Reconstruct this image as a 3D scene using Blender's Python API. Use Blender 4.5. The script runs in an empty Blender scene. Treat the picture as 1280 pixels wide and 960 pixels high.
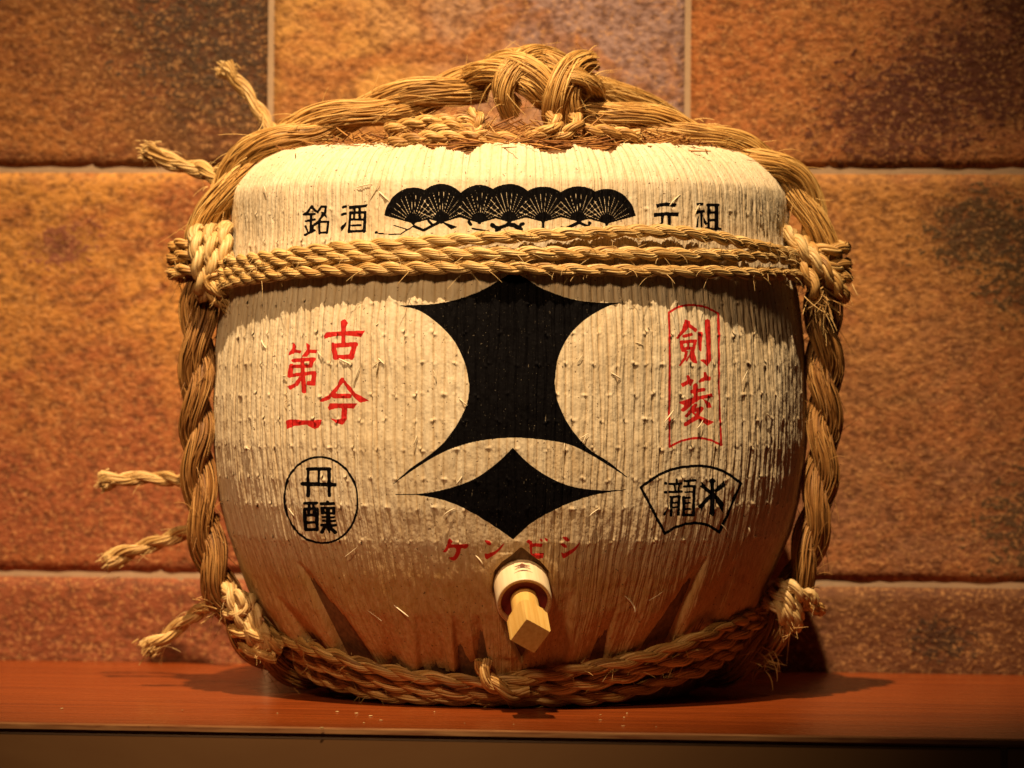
import bpy, math, random
import numpy as np
from mathutils import Matrix, Vector
random.seed(7); RNG = np.random.default_rng(11)
SC = bpy.context.scene
COL = SC.collection

# ------------------------------------------------------------------ camera
F, DC, CH, CX = 4950.0, 4.0, 0.311, 0.0024      # focal length in photo pixels, distance to the barrel axis, eye height
cam = bpy.data.cameras.new('camera'); camo = bpy.data.objects.new('camera', cam); COL.objects.link(camo)
cam.sensor_width = 36.0; cam.lens = 36.0 * F / 1280.0; cam.clip_end = 50.0
camo.location = (CX, -DC, CH); camo.rotation_euler = (math.radians(90), 0, 0)
cam.dof.use_dof = True; cam.dof.focus_distance = 3.74; cam.dof.aperture_fstop = 5.6
SC.camera = camo

# ------------------------------------------------------------------ light
world = bpy.data.worlds.new('World'); SC.world = world; world.use_nodes = True
bg = world.node_tree.nodes['Background']
bg.inputs[0].default_value = (1.0, 0.62, 0.33, 1); bg.inputs[1].default_value = 0.012

def spot(name, direction, dist, aim, watts, colour, cone, blend, radius):
    li = bpy.data.lights.new(name, 'SPOT'); o = bpy.data.objects.new(name, li); COL.objects.link(o)
    d = Vector(direction).normalized()
    o.location = Vector((0, 0, 0.3)) + d * dist
    o.rotation_euler = (Vector(aim) - o.location).to_track_quat('-Z', 'Y').to_euler()
    li.energy = watts; li.color = colour; li.spot_size = math.radians(cone); li.spot_blend = blend
    li.shadow_soft_size = radius
    return o
spot('ceiling_and_fill_spot', (-0.05, -0.44, 0.897), 4.6, (-0.13, 0.12, 0.38), 1950, (1.0, 0.715, 0.41), 22.5, 1.0, 0.034)
spot('ceiling_and_fill_spot', (-0.25, -0.80, 0.55), 3.4, (-0.12, 0.05, 0.32), 245, (1.0, 0.64, 0.33), 23, 1.0, 0.20)  # added soft fill from the front, lifting the shadows under the ropes

SC.view_settings.view_transform = 'Standard'; SC.view_settings.look = 'None'
SC.view_settings.exposure = 0.0; SC.view_settings.gamma = 1.0
SC.render.engine = 'CYCLES'
SC.cycles.max_bounces = 6; SC.cycles.use_denoising = True

# ------------------------------------------------------------------ materials
def mat(name):
    m = bpy.data.materials.new(name); m.use_nodes = True
    nt = m.node_tree; b = nt.nodes['Principled BSDF']
    return m, nt, b
class NT:
    """small helper to write node graphs"""
    def __init__(s, nt): s.nt = nt
    def n(s, t, **k):
        nd = s.nt.nodes.new(t)
        for a, v in k.items(): setattr(nd, a, v)
        return nd
    def link(s, a, b): s.nt.links.new(a, b)
    def attr(s, name): return s.n('ShaderNodeAttribute', attribute_name=name).outputs['Fac']
    def val(s, sock, v):
        if hasattr(v, 'is_output') or isinstance(v, bpy.types.NodeSocket): s.link(v, sock)
        else: sock.default_value = v
    def math(s, op, a, b=0.0, clamp=False):
        nd = s.n('ShaderNodeMath', operation=op, use_clamp=clamp); s.val(nd.inputs[0], a); s.val(nd.inputs[1], b); return nd.outputs[0]
    def mix(s, f, a, b, blend='MIX'):
        nd = s.n('ShaderNodeMix', data_type='RGBA', blend_type=blend)
        s.val(nd.inputs[0], f); s.val(nd.inputs[6], a if not isinstance(a, tuple) else (*a, 1)); s.val(nd.inputs[7], b if not isinstance(b, tuple) else (*b, 1))
        return nd.outputs[2]
    def noise(s, vec, scale, detail=3, rough=0.55, dist=0.0):
        nd = s.n('ShaderNodeTexNoise'); s.val(nd.inputs['Vector'], vec)
        nd.inputs['Scale'].default_value = scale; nd.inputs['Detail'].default_value = detail
        nd.inputs['Roughness'].default_value = rough; nd.inputs['Distortion'].default_value = dist
        return nd.outputs['Fac']
    def ramp(s, f, stops):
        nd = s.n('ShaderNodeValToRGB'); s.link(f, nd.inputs[0]); el = nd.color_ramp.elements
        while len(el) > 1: el.remove(el[-1])
        for i, (p, c) in enumerate(stops):
            e = el[0] if i == 0 else el.new(p)
            e.position = p; e.color = (c, c, c, 1) if isinstance(c, (int, float)) else (*c, 1)
        return nd.outputs[0]
    def map(s, vec, scale=(1, 1, 1), loc=(0, 0, 0)):
        nd = s.n('ShaderNodeMapping'); s.link(vec, nd.inputs[0]); nd.inputs['Scale'].default_value = scale; nd.inputs['Location'].default_value = loc
        return nd.outputs[0]
    def coord(s, which='Object'): return s.n('ShaderNodeTexCoord').outputs[which]
    def bump(s, h, strength, dist, target):
        nd = s.n('ShaderNodeBump'); nd.inputs['Strength'].default_value = strength; nd.inputs['Distance'].default_value = dist
        s.link(h, nd.inputs['Height']); s.link(nd.outputs[0], target.inputs['Normal'])

def mat_straw(name, dark, mid, light, rough=0.5):
    m, nt, b = mat(name); g = NT(nt)
    uv = g.n('ShaderNodeCombineXYZ'); g.link(g.attr('along'), uv.inputs[0]); g.link(g.attr('tint'), uv.inputs[1])
    n1 = g.noise(g.map(uv.outputs[0], (45, 40, 1)), 1.0, 3)
    n2 = g.noise(g.coord(), 420, 2)
    f = g.math('ADD', g.math('MULTIPLY', g.attr('tint'), 0.62), g.math('MULTIPLY', n1, 0.5))
    f = g.math('SUBTRACT', f, 0.06)
    c = g.ramp(f, [(0.0, dark), (0.5, mid), (1.0, light)])
    c = g.mix(g.math('MULTIPLY', g.ramp(n2, [(0.55, 0), (0.75, 1)]), 0.35), c, dark)
    g.link(c, b.inputs['Base Color']); b.inputs['Roughness'].default_value = rough
    b.inputs['Specular IOR Level'].default_value = 0.35
    g.bump(g.noise(g.map(uv.outputs[0], (160, 300, 1)), 1.0, 2), 0.25, 0.0006, b)
    return m
M_ROPE = mat_straw('straw_rope', (0.13, 0.05, 0.012), (0.47, 0.26, 0.075), (0.80, 0.57, 0.24))
M_BIG = mat_straw('thick_straw_rope', (0.14, 0.052, 0.011), (0.56, 0.315, 0.085), (0.86, 0.61, 0.24))
M_BELT = mat_straw('pale_belt_straw', (0.20, 0.085, 0.022), (0.56, 0.35, 0.12), (0.84, 0.63, 0.30))
M_SIDE_SHADE = mat_straw('shaded_brown_rope', (0.065, 0.020, 0.004), (0.30, 0.135, 0.032), (0.62, 0.36, 0.12))  # browner side rope, with the shade below the side knots put into its colour
M_PALE = mat_straw('pale_hemp', (0.24, 0.125, 0.038), (0.56, 0.375, 0.15), (0.78, 0.60, 0.31))
M_LID = mat_straw('lid_straw_stalks', (0.06, 0.018, 0.004), (0.27, 0.105, 0.023), (0.58, 0.31, 0.085), 0.6)
M_WHITE = mat_straw('limewashed_straw', (0.50, 0.36, 0.18), (0.76, 0.64, 0.42), (0.82, 0.72, 0.52))
M_OLD = mat_straw('brown_straw', (0.07, 0.024, 0.007), (0.26, 0.105, 0.025), (0.52, 0.27, 0.08), 0.6)

def mat_wrap():
    m, nt, b = mat('limewashed_straw_mat'); g = NT(nt)
    pos = g.coord('Object')
    tint = g.attr('tint'); gro = g.attr('groove'); low = g.attr('bare_shade')
    streak = g.noise(g.map(pos, (260, 260, 14)), 1.0, 4, 0.6)
    blot = g.noise(pos, 16, 4, 0.6)
    c = g.mix(g.math('MULTIPLY', tint, 0.55), (0.73, 0.63, 0.455), (0.65, 0.52, 0.335))
    c = g.mix(g.ramp(streak, [(0.42, 0.0), (0.72, 0.55)]), c, (0.58, 0.42, 0.22))
    c = g.mix(g.ramp(blot, [(0.45, 0.0), (0.75, 0.3)]), c, (0.60, 0.42, 0.20))
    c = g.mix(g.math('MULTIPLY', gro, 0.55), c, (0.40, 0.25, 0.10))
    # lower mat tan: thinner limewash, with shade and shelf bounce put into the colour
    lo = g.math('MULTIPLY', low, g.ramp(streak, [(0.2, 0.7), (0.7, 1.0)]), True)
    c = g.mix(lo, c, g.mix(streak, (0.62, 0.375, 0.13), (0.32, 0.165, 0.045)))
    speck = g.noise(pos, 330, 1)
    c = g.mix(g.ramp(speck, [(0.715, 0.0), (0.74, 0.85)]), c, (0.10, 0.05, 0.02))
    wear = g.noise(g.map(pos, (420, 420, 60)), 1.0, 3, 0.6)
    keep = g.ramp(wear, [(0.70, 1.0), (0.78, 0.3)])
    fine = g.ramp(g.noise(pos, 700, 2), [(0.20, 0.6), (0.30, 1.0)])
    keep = g.math('MULTIPLY', keep, fine)
    ik = g.math('MULTIPLY', g.ramp(g.attr('ink_black'), [(0.40, 0.0), (0.60, 1.0)]), keep)
    ir = g.math('MULTIPLY', g.ramp(g.attr('ink_red'), [(0.34, 0.0), (0.54, 1.0)]), g.ramp(wear, [(0.74, 1.0), (0.80, 0.4)]))
    c = g.mix(ir, c, (0.52, 0.012, 0.008)); c = g.mix(ik, c, (0.003, 0.0025, 0.003))
    g.link(c, b.inputs['Base Color'])
    b.inputs['Roughness'].default_value = 0.72
    g.link(g.math('SUBTRACT', 0.3, g.math('MULTIPLY', ik, 0.25)), b.inputs['Specular IOR Level'])
    h = g.math('ADD', g.noise(g.map(pos, (700, 700, 40)), 1.0, 3), g.math('MULTIPLY', g.noise(pos, 260, 3), 0.6))
    g.bump(h, 0.75, 0.0009, b)
    return m
M_WRAP = mat_wrap()

def mat_wood(name, c1, c2, rough, scale=(60, 60, 6), coat=0.0, bump=0.1):
    m, nt, b = mat(name); g = NT(nt)
    n = g.noise(g.map(g.coord(), scale), 1.0, 5, 0.6, 0.4)
    g.link(g.mix(g.ramp(n, [(0.35, 0.0), (0.65, 1.0)]), c1, c2), b.inputs['Base Color'])
    b.inputs['Roughness'].default_value = rough; b.inputs['Coat Weight'].default_value = coat; b.inputs['Coat Roughness'].default_value = 0.18
    g.bump(n, bump, 0.001, b)
    return m
M_STICK = mat_wood('pale_cedar', (0.80, 0.52, 0.16), (0.66, 0.38, 0.09), 0.5, (260, 260, 14), 0, 0.25)
M_COLLAR = mat_wood('white_cedar', (0.82, 0.68, 0.45), (0.74, 0.57, 0.34), 0.5, (220, 220, 16), 0, 0.2)
M_RIM = mat_wood('cedar_end_grain', (0.62, 0.38, 0.16), (0.42, 0.22, 0.08), 0.6, (500, 500, 500))
M_REDWOOD = mat_wood('dark_red_wood', (0.24, 0.022, 0.014), (0.14, 0.014, 0.010), 0.5, (90, 90, 90))
M_BRAND = mat_wood('brown_branding', (0.16, 0.05, 0.02), (0.09, 0.03, 0.015), 0.6, (400, 400, 400))
M_DARK = mat_wood('shaded_straw_backing', (0.20, 0.10, 0.035), (0.09, 0.04, 0.012), 0.7, (300, 300, 20))

def mat_shelf():
    m, nt, b = mat('varnished_red_brown_wood'); g = NT(nt)
    co = g.coord()
    n = g.noise(g.map(co, (2.2, 60, 60)), 1.0, 5, 0.6, 0.6)
    n2 = g.noise(g.map(co, (9, 260, 200)), 1.0, 3, 0.6)
    c = g.mix(g.ramp(n, [(0.3, 0.0), (0.7, 1.0)]), (0.33, 0.066, 0.009), (0.17, 0.030, 0.005))
    c = g.mix(g.ramp(n2, [(0.5, 0.0), (0.75, 0.4)]), c, (0.13, 0.025, 0.006))
    sc = g.noise(g.map(co, (30, 300, 300)), 1.0, 2, 0.5)
    g.link(c, b.inputs['Base Color'])
    g.link(g.ramp(sc, [(0.3, 0.20), (0.7, 0.36)]), b.inputs['Roughness'])
    b.inputs['Specular IOR Level'].default_value = 0.4
    g.bump(n2, 0.06, 0.0006, b)
    return m
M_SHELF = mat_shelf()
M_EDGE = mat_wood('pale_shelf_edge', (0.42, 0.20, 0.075), (0.20, 0.06, 0.018), 0.4, (14, 200, 200))  # edge strip a paler brown than the shelf
M_PANEL = mat_wood('beige_cabinet_laminate', (0.26, 0.125, 0.045), (0.22, 0.10, 0.035), 0.5, (3, 3, 10))
M_PANEL2 = mat_wood('brown_cabinet_laminate', (0.10, 0.056, 0.027), (0.085, 0.045, 0.021), 0.5, (3, 3, 10))

def mat_grout():
    m, nt, b = mat('pale_grout'); g = NT(nt)
    n = g.noise(g.coord(), 90, 4)
    g.link(g.mix(n, (0.34, 0.22, 0.13), (0.50, 0.35, 0.22)), b.inputs['Base Color']); b.inputs['Roughness'].default_value = 0.9
    g.bump(g.noise(g.coord(), 500, 3), 0.4, 0.001, b)
    return m
M_GROUT = mat_grout()

def mat_tile(name, a, bcol, axis, c3, spot_c, spots, seed):
    """rough slate tile: colour a drifting to bcol along axis, patches of c3, dark speckled patches at spots (x, z, radius)"""
    warm = lambda q: (q[0] * 0.78, q[1] * 0.70, q[2] * 0.66)
    a, bcol, c3 = warm(a), warm(bcol), warm(c3)
    m, nt, b = mat(name); g = NT(nt)
    co = g.coord('Object'); pos = g.map(co, (1, 1, 1), (seed * 3.1, seed * 1.7, seed * 0.9))
    sep = g.n('ShaderNodeSeparateXYZ'); g.link(co, sep.inputs[0]); X, Z = sep.outputs[0], sep.outputs[2]
    big = g.noise(pos, 5.0, 4, 0.6, 0.5)
    lin = g.math('ADD', g.math('MULTIPLY', X, axis[0] * 2.2), g.math('MULTIPLY', Z, axis[1] * 2.2))
    f = g.math('ADD', g.math('ADD', lin, 0.5), g.math('MULTIPLY', g.math('SUBTRACT', big, 0.5), 1.3))
    c = g.mix(g.ramp(f, [(0.25, 0.0), (0.75, 1.0)]), a, bcol)
    pat = g.noise(g.map(pos, (1, 1, 1.9)), 9.0, 4, 0.65, 0.8)
    c = g.mix(g.ramp(pat, [(0.46, 0.0), (0.63, 0.9)]), c, c3)
    grain = g.noise(g.map(pos, (1, 1, 1.25)), 105, 3, 0.6, 0.15)
    grain2 = g.noise(g.map(pos, (1, 1, 1.2)), 230, 2, 0.6)
    for (sx, sz, sr) in spots:
        dx = g.math('SUBTRACT', X, sx); dz = g.math('SUBTRACT', Z, sz)
        d = g.math('SQRT', g.math('ADD', g.math('MULTIPLY', dx, g.math('MULTIPLY', dx, 0.45)), g.math('MULTIPLY', dz, dz)))
        inside = g.math('SUBTRACT', 1.0, g.math('DIVIDE', d, sr))
        inside = g.math('ADD', inside, g.math('MULTIPLY', g.math('SUBTRACT', grain, 0.5), 3.2))
        inside = g.math('ADD', inside, g.math('MULTIPLY', g.math('SUBTRACT', pat, 0.5), 1.2))
        c = g.mix(g.ramp(inside, [(0.12, 0.0), (0.45, 0.92)]), c, spot_c)
    mid = g.noise(g.map(pos, (1, 1, 1.3)), 38, 4, 0.65, 0.3)
    dk = g.math('ADD', g.ramp(grain, [(0.36, 0.80), (0.54, 0.0)]), g.ramp(mid, [(0.32, 0.55), (0.55, 0.0)]), True)
    c = g.mix(dk, c, g.mix(0.72, c, (0.09, 0.030, 0.012)))
    c = g.mix(g.ramp(grain2, [(0.54, 0.0), (0.70, 0.5)]), c, (0.70, 0.36, 0.13))
    g.link(c, b.inputs['Base Color']); b.inputs['Roughness'].default_value = 0.72; b.inputs['Specular IOR Level'].default_value = 0.25
    h = g.math('ADD', g.math('MULTIPLY', grain, 1.0), g.math('MULTIPLY', grain2, 0.35))
    g.bump(h, 0.75, 0.0042, b)
    return m

# ------------------------------------------------------------------ mesh helpers
def np_mesh(name, V, Q, material, parent=None, attrs=None, smooth=True):
    """mesh object from numpy vertices and quads / triangles (constant width)"""
    V = np.asarray(V, np.float32).reshape(-1, 3); Q = np.asarray(Q, np.int32)
    me = bpy.data.meshes.new(name)
    k = Q.shape[1]; nf = len(Q)
    me.vertices.add(len(V)); me.vertices.foreach_set('co', V.ravel())
    me.loops.add(nf * k); me.loops.foreach_set('vertex_index', Q.ravel())
    me.polygons.add(nf); me.polygons.foreach_set('loop_start', np.arange(0, nf * k, k, dtype=np.int32))
    me.polygons.foreach_set('use_smooth', np.full(nf, smooth))
    me.update(calc_edges=True)
    for a, v in (attrs or {}).items():
        at = me.attributes.new(a, 'FLOAT', 'POINT'); at.data.foreach_set('value', np.asarray(v, np.float32).ravel())
    me.materials.append(material)
    o = bpy.data.objects.new(name, me); COL.objects.link(o)
    if parent is not None: o.parent = parent
    return o
def py_mesh(name, verts, faces, material, parent=None, smooth=False):
    me = bpy.data.meshes.new(name); me.from_pydata([tuple(v) for v in verts], [], faces); me.update()
    if smooth: me.polygons.foreach_set('use_smooth', [True] * len(me.polygons))
    me.materials.append(material)
    o = bpy.data.objects.new(name, me); COL.objects.link(o)
    if parent is not None: o.parent = parent
    return o
def grid_faces(nr, nc, wrap=False):
    i = np.arange(nr - 1)[:, None]; j = np.arange(nc if wrap else nc - 1)[None, :]
    j2 = (j + 1) % nc
    return np.stack([i * nc + j, i * nc + j2, (i + 1) * nc + j2, (i + 1) * nc + j], -1).reshape(-1, 4)
def smooth_noise(n, ctrl, rng=RNG):
    """1D smooth random values in -1..1"""
    c = rng.uniform(-1, 1, ctrl + 4); t = np.linspace(1, ctrl + 1.999, n); i = np.clip(t.astype(int), 1, ctrl + 1); f = t - i
    p0, p1, p2, p3 = c[i - 1], c[i], c[i + 1], c[np.minimum(i + 2, ctrl + 3)]
    return 0.5 * ((2 * p1) + (-p0 + p2) * f + (2 * p0 - 5 * p1 + 4 * p2 - p3) * f ** 2 + (-p0 + 3 * p1 - 3 * p2 + p3) * f ** 3)
def catmull(P, n, closed=False):
    P = np.asarray(P, float)
    if closed: Q = np.vstack([P[-1], P, P[0], P[1]]); m = len(P)
    else: Q = np.vstack([2 * P[0] - P[1], P, 2 * P[-1] - P[-2]]); m = len(P) - 1
    t = np.linspace(0, m, n, endpoint=not closed); i = np.minimum(t.astype(int), m - 1); f = (t - i)[:, None]
    p0, p1, p2, p3 = Q[i], Q[i + 1], Q[i + 2], Q[i + 3]
    return 0.5 * (2 * p1 + (-p0 + p2) * f + (2 * p0 - 5 * p1 + 4 * p2 - p3) * f ** 2 + (-p0 + 3 * p1 - 3 * p2 + p3) * f ** 3)
def resample(P, ds):
    d = np.r_[0, np.cumsum(np.linalg.norm(np.diff(P, axis=0), axis=1))]
    n = max(4, int(d[-1] / ds) + 1); s = np.linspace(0, d[-1], n)
    return np.stack([np.interp(s, d, P[:, k]) for k in range(3)], 1), s
def frames(P):
    T = np.gradient(P, axis=0); T /= np.linalg.norm(T, axis=1)[:, None] + 1e-12
    N = np.zeros_like(P)
    a = np.array([0, 0, 1.0]) if abs(T[0, 2]) < 0.8 else np.array([1.0, 0, 0])
    n = a - T[0] * a.dot(T[0]); n /= np.linalg.norm(n); N[0] = n
    for i in range(1, len(P)):
        n = n - T[i] * n.dot(T[i]); n /= np.linalg.norm(n) + 1e-12; N[i] = n
    return T, N, np.cross(T, N)
class Bag:
    """collects tubes into one mesh"""
    def __init__(s): s.V = []; s.Q = []; s.A = []; s.T = []; s.n = 0
    def tube(s, P, R, sides, tint, along, N=None, B=None):
        if N is None: _, N, B = frames(P)
        a = np.arange(sides) * 2 * np.pi / sides
        R = np.broadcast_to(np.asarray(R, float), (len(P),))[:, None, None]
        V = P[:, None, :] + R * (np.cos(a)[None, :, None] * N[:, None, :] + np.sin(a)[None, :, None] * B[:, None, :])
        s.V.append(V.reshape(-1, 3)); s.Q.append(grid_faces(len(P), sides, True) + s.n); s.n += len(P) * sides
        s.T.append(np.full(len(P) * sides, tint)); s.A.append(np.repeat(along, sides))
    def build(s, name, material, parent=None):
        return np_mesh(name, np.vstack(s.V), np.vstack(s.Q), material, parent, {'tint': np.concatenate(s.T), 'along': np.concatenate(s.A)})

def hairs(bag, P, R, per_m, length, thick, rng=RNG, droop=0.3):
    """loose straw ends standing off a rope"""
    T, N, B = frames(P); L = np.linalg.norm(np.diff(P, axis=0), axis=1).sum()
    for _ in range(int(per_m * L)):
        i = rng.integers(0, len(P)); an = rng.uniform(0, 2 * np.pi)
        o = math.cos(an) * N[i] + math.sin(an) * B[i]
        r = R[i] if hasattr(R, '__len__') else R
        d = T[i] * rng.choice([-1, 1]) * rng.uniform(0.5, 1.4) + o * rng.uniform(0.15, 0.9) + rng.normal(0, 0.25, 3)
        d /= np.linalg.norm(d); ln = rng.uniform(*length)
        t = np.linspace(0, 1, 5)[:, None]
        side = rng.normal(0, 1, 3)
        H = P[i] + o * r * 0.85 + d * ln * t + side * ln * 0.22 * t ** 2 + np.array([0, 0, -1]) * droop * ln * t ** 2
        H[:, 2] = np.maximum(H[:, 2], 0.001)
        bag.tube(H, thick * rng.uniform(0.7, 1.3) * np.linspace(1, 0.45, 5), 3, rng.uniform(0.5, 1.0), t[:, 0] * ln + rng.uniform(0, 5))

def make_rope(name, path, R, material, parent, strands=2, pitch=0.042, stalks=9, ds=0.0028, hand=1, hair=110, hair_len=(0.006, 0.018),
              hair_thick=0.00035, child='strand', phase=0.0, taper=None, split=True, loose=0.10, twist=-1.6, core_mat=None):
    """laid rope: strands twisted round each other, each one a bundle of straw stalks; returns the rope part"""
    rng = np.random.default_rng(abs(hash((name, len(path), round(float(path[0][0]), 4), round(float(path[-1][2]), 4)))) % (2 ** 31)) if False else np.random.default_rng(int(1e5 * abs(float(path[0][0]) + 2 * float(path[0][2]) + 3 * float(path[-1][0]))) + 17)
    P, s = resample(np.asarray(path, float), ds)
    T, N, B = frames(P); n = len(P)
    Rv = np.full(n, R) if taper is None else R * np.interp(s / s[-1], *zip(*taper))
    Rv = Rv * (1 + 0.06 * smooth_noise(n, max(3, int(s[-1] / 0.05)), rng))
    if strands == 2: rs, off = (0.61 * Rv, 0.40 * Rv) if R < 0.011 else (0.64 * Rv, 0.36 * Rv)
    else: rs, off = 0.50 * Rv, 0.52 * Rv
    core = Bag(); core.tube(P, Rv * 0.42, 6, 0.1, s)
    if hair: hairs(core, P, Rv, hair, hair_len, hair_thick, rng)
    ropeo = core.build(name, core_mat or material, parent)
    one = None
    for k in range(strands):
        ph = hand * (2 * np.pi * s / pitch) + 2 * np.pi * k / strands + phase + 0.25 * smooth_noise(n, max(3, int(s[-1] / 0.08)), rng)
        C = P + (off * np.cos(ph))[:, None] * N + (off * np.sin(ph))[:, None] * B
        T2, N2, B2 = frames(C)
        bag = Bag() if split or one is None else one
        bag.tube(C, rs * 0.80, 7, 0.22, s, N2, B2)
        nst = stalks
        for j in range(nst):
            rst = rs * (np.pi / nst) * rng.uniform(0.85, 1.45)
            th = 2 * np.pi * (j + rng.uniform(-.25, .25)) / nst + hand * twist * 2 * np.pi * s / pitch * 0.35 + loose * 2.0 * smooth_noise(n, max(3, int(s[-1] / 0.03)), rng)
            rr = (rs - rst * 0.75) * (1 + loose * 0.7 * smooth_noise(n, max(3, int(s[-1] / 0.025)), rng))
            S = C + (rr * np.cos(th))[:, None] * N2 + (rr * np.sin(th))[:, None] * B2
            bag.tube(S, rst, 4, float(np.clip(rng.normal(0.56, 0.27), 0.0, 1)), s + rng.uniform(0, 9), N2, B2)
        if split: bag.build(child, material, ropeo)
        else: one = bag
    if not split:
        me = one.build(child, material, ropeo)
    return ropeo

# pixel -> point, and pixel -> point on the barrel (the barrel's own profile gives the distance)
def P3(px, py, Y):
    d = DC + Y
    return np.array([CX + (px - 640.0) * d / F, Y, CH + (480.0 - py) * d / F])

# ------------------------------------------------------------------ barrel profile (r, z): painted mat from the shoulder to the foot
PROF = [(0.218, 0.5440), (0.236, 0.5415), (0.250, 0.5355), (0.2620, 0.5260), (0.2720, 0.5150), (0.2790, 0.5035), (0.2805, 0.4940), (0.2813, 0.4557),
        (0.2860, 0.4155), (0.2918, 0.3753), (0.2958, 0.3350), (0.2974, 0.2949), (0.2974, 0.2547), (0.2949, 0.2212), (0.2912, 0.1940),
        (0.2832, 0.1620), (0.2700, 0.1280), (0.2550, 0.0940), (0.2400, 0.0710), (0.2270, 0.0540), (0.2120, 0.0360), (0.2000, 0.0217)]
_p = np.array(PROF)
_d = np.r_[0, np.cumsum(np.linalg.norm(np.diff(_p, axis=0), axis=1))]
_ss = np.linspace(0, _d[-1], 4000)
_r = np.interp(_ss, _d, _p[:, 0]); _z = np.interp(_ss, _d, _p[:, 1])
_k = np.hanning(81); _k /= _k.sum()                 # soft corners, about 8 mm
def _soft(a): return np.convolve(np.r_[2 * a[0] - a[40:0:-1], a, 2 * a[-1] - a[-2:-42:-1]], _k, 'valid')
_r, _z = _soft(_r), _soft(_z)
_nr = -np.gradient(_z, _ss); _nz = np.gradient(_r, _ss); _nl = np.hypot(_nr, _nz); _nr /= _nl; _nz /= _nl
S_END = _ss[-1]
def prof(s): return np.interp(s, _ss, _r), np.interp(s, _ss, _z), np.interp(s, _ss, _nr), np.interp(s, _ss, _nz)
def s_of_z(z): return float(np.interp(-z, -_z, _ss))
def r_of_z(z):
    if z < _z[-1]: return float(np.interp(z, [0, _z[-1]], [0.185, _r[-1]]))
    return float(np.interp(-z, -_z, _ss and _r if False else _r))
def on_barrel(px, py, off=0.0):
    """first point of the pixel's ray on the barrel widened by off"""
    dx, dz = (px - 640.0) / F, (480.0 - py) / F
    last = None
    for t in np.linspace(3.60, 4.02, 841):
        x, y, z = CX + dx * t, t - DC, CH + dz * t
        g = math.hypot(x, y) - (r_of_z(max(z, 0.0)) + off)
        if g <= 0: return np.array([x, y, z])
        if last is None or g < last[0]: last = (g, np.array([x, y, z]))
    p = last[1].copy(); k = (r_of_z(max(p[2], 0)) + off) / math.hypot(p[0], p[1]); p[0] *= k; p[1] *= k
    return p

# ------------------------------------------------------------------ the setting: wall of slate tiles, shelf, cabinet below
YAW, ROLL = math.atan(0.105), 0.0073
SETM = Matrix.Rotation(ROLL, 4, 'Y') @ Matrix.Rotation(-YAW, 4, 'Z')
WY = 0.348 * math.cos(YAW)                            # wall distance behind the barrel axis, along the wall normal
def box_verts(x0, x1, y0, y1, z0, z1):
    return [(x, y, z) for z in (z0, z1) for y in (y0, y1) for x in (x0, x1)], [(0, 2, 3, 1), (4, 5, 7, 6), (0, 1, 5, 4), (2, 6, 7, 3), (0, 4, 6, 2), (1, 3, 7, 5)]
def bevel(o, w, seg=2):
    md = o.modifiers.new('bevel', 'BEVEL'); md.width = w; md.segments = seg; md.limit_method = 'ANGLE'
v, f = box_verts(-1.8, 1.8, 0, 0.10, -0.60, 1.50)
wall = py_mesh('wall', v, f, M_GROUT); wall.matrix_world = SETM @ Matrix.Translation((0, WY + 0.0020, 0)); wall['kind'] = 'structure'
wall['label'] = 'wall of rough orange and brown slate tiles with pale grout'
UX = [x - 0.0364 for x in (-1.6536, -1.1926, -0.7315, -0.2705, 0.1906, 0.6516, 1.1127, 1.5737)]
UZ = [-0.02, 0.0965, 0.5455, 0.9945, 1.4435]
DKRED = (0.085, 0.022, 0.012)
TILES = {  # (row, column): first colour, second colour, drift, patch colour, speck colour, speck patches
    (2, 2): ((0.50, 0.21, 0.055), (0.13, 0.070, 0.030), (1.1, 0.35), (0.32, 0.12, 0.04), (0.06, 0.035, 0.02), [(0.20, 0.06, 0.11), (0.19, -0.08, 0.09)]),
    (2, 3): ((0.74, 0.42, 0.12), (0.44, 0.31, 0.29), (1.0, 0.15), (0.50, 0.21, 0.06), (0.20, 0.11, 0.07), []),
    (2, 4): ((0.52, 0.20, 0.06), (0.40, 0.16, 0.075), (0.6, 0.6), (0.56, 0.26, 0.08), DKRED, [(0.00, -0.165, 0.07), (0.08, -0.12, 0.075), (0.16, -0.05, 0.06)]),
    (1, 2): ((0.40, 0.130, 0.050), (0.74, 0.37, 0.085), (-0.2, 1.3), (0.44, 0.15, 0.05), (0.22, 0.07, 0.04), [(0.0, 0.14, 0.03)]),
    (1, 3): ((0.50, 0.24, 0.08), (0.38, 0.15, 0.06), (0.5, 0.5), (0.42, 0.2, 0.07), DKRED, []),
    (1, 4): ((0.38, 0.18, 0.085), (0.60, 0.30, 0.085), (-0.1, 1.2), (0.48, 0.20, 0.07), (0.075, 0.045, 0.02), [(0.09, 0.155, 0.05), (0.17, 0.12, 0.06), (0.2, -0.16, 0.08)]),
    (0, 2): ((0.36, 0.115, 0.045), (0.40, 0.14, 0.06), (0.3, 0.2), (0.28, 0.085, 0.035), (0.10, 0.03, 0.02), []),
    (0, 4): ((0.26, 0.11, 0.045), (0.18, 0.075, 0.03), (1.2, 0.1), (0.30, 0.15, 0.06), (0.05, 0.025, 0.012), [(0.05, 0.0, 0.03)]),
}
base_set = list(TILES.values())
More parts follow.
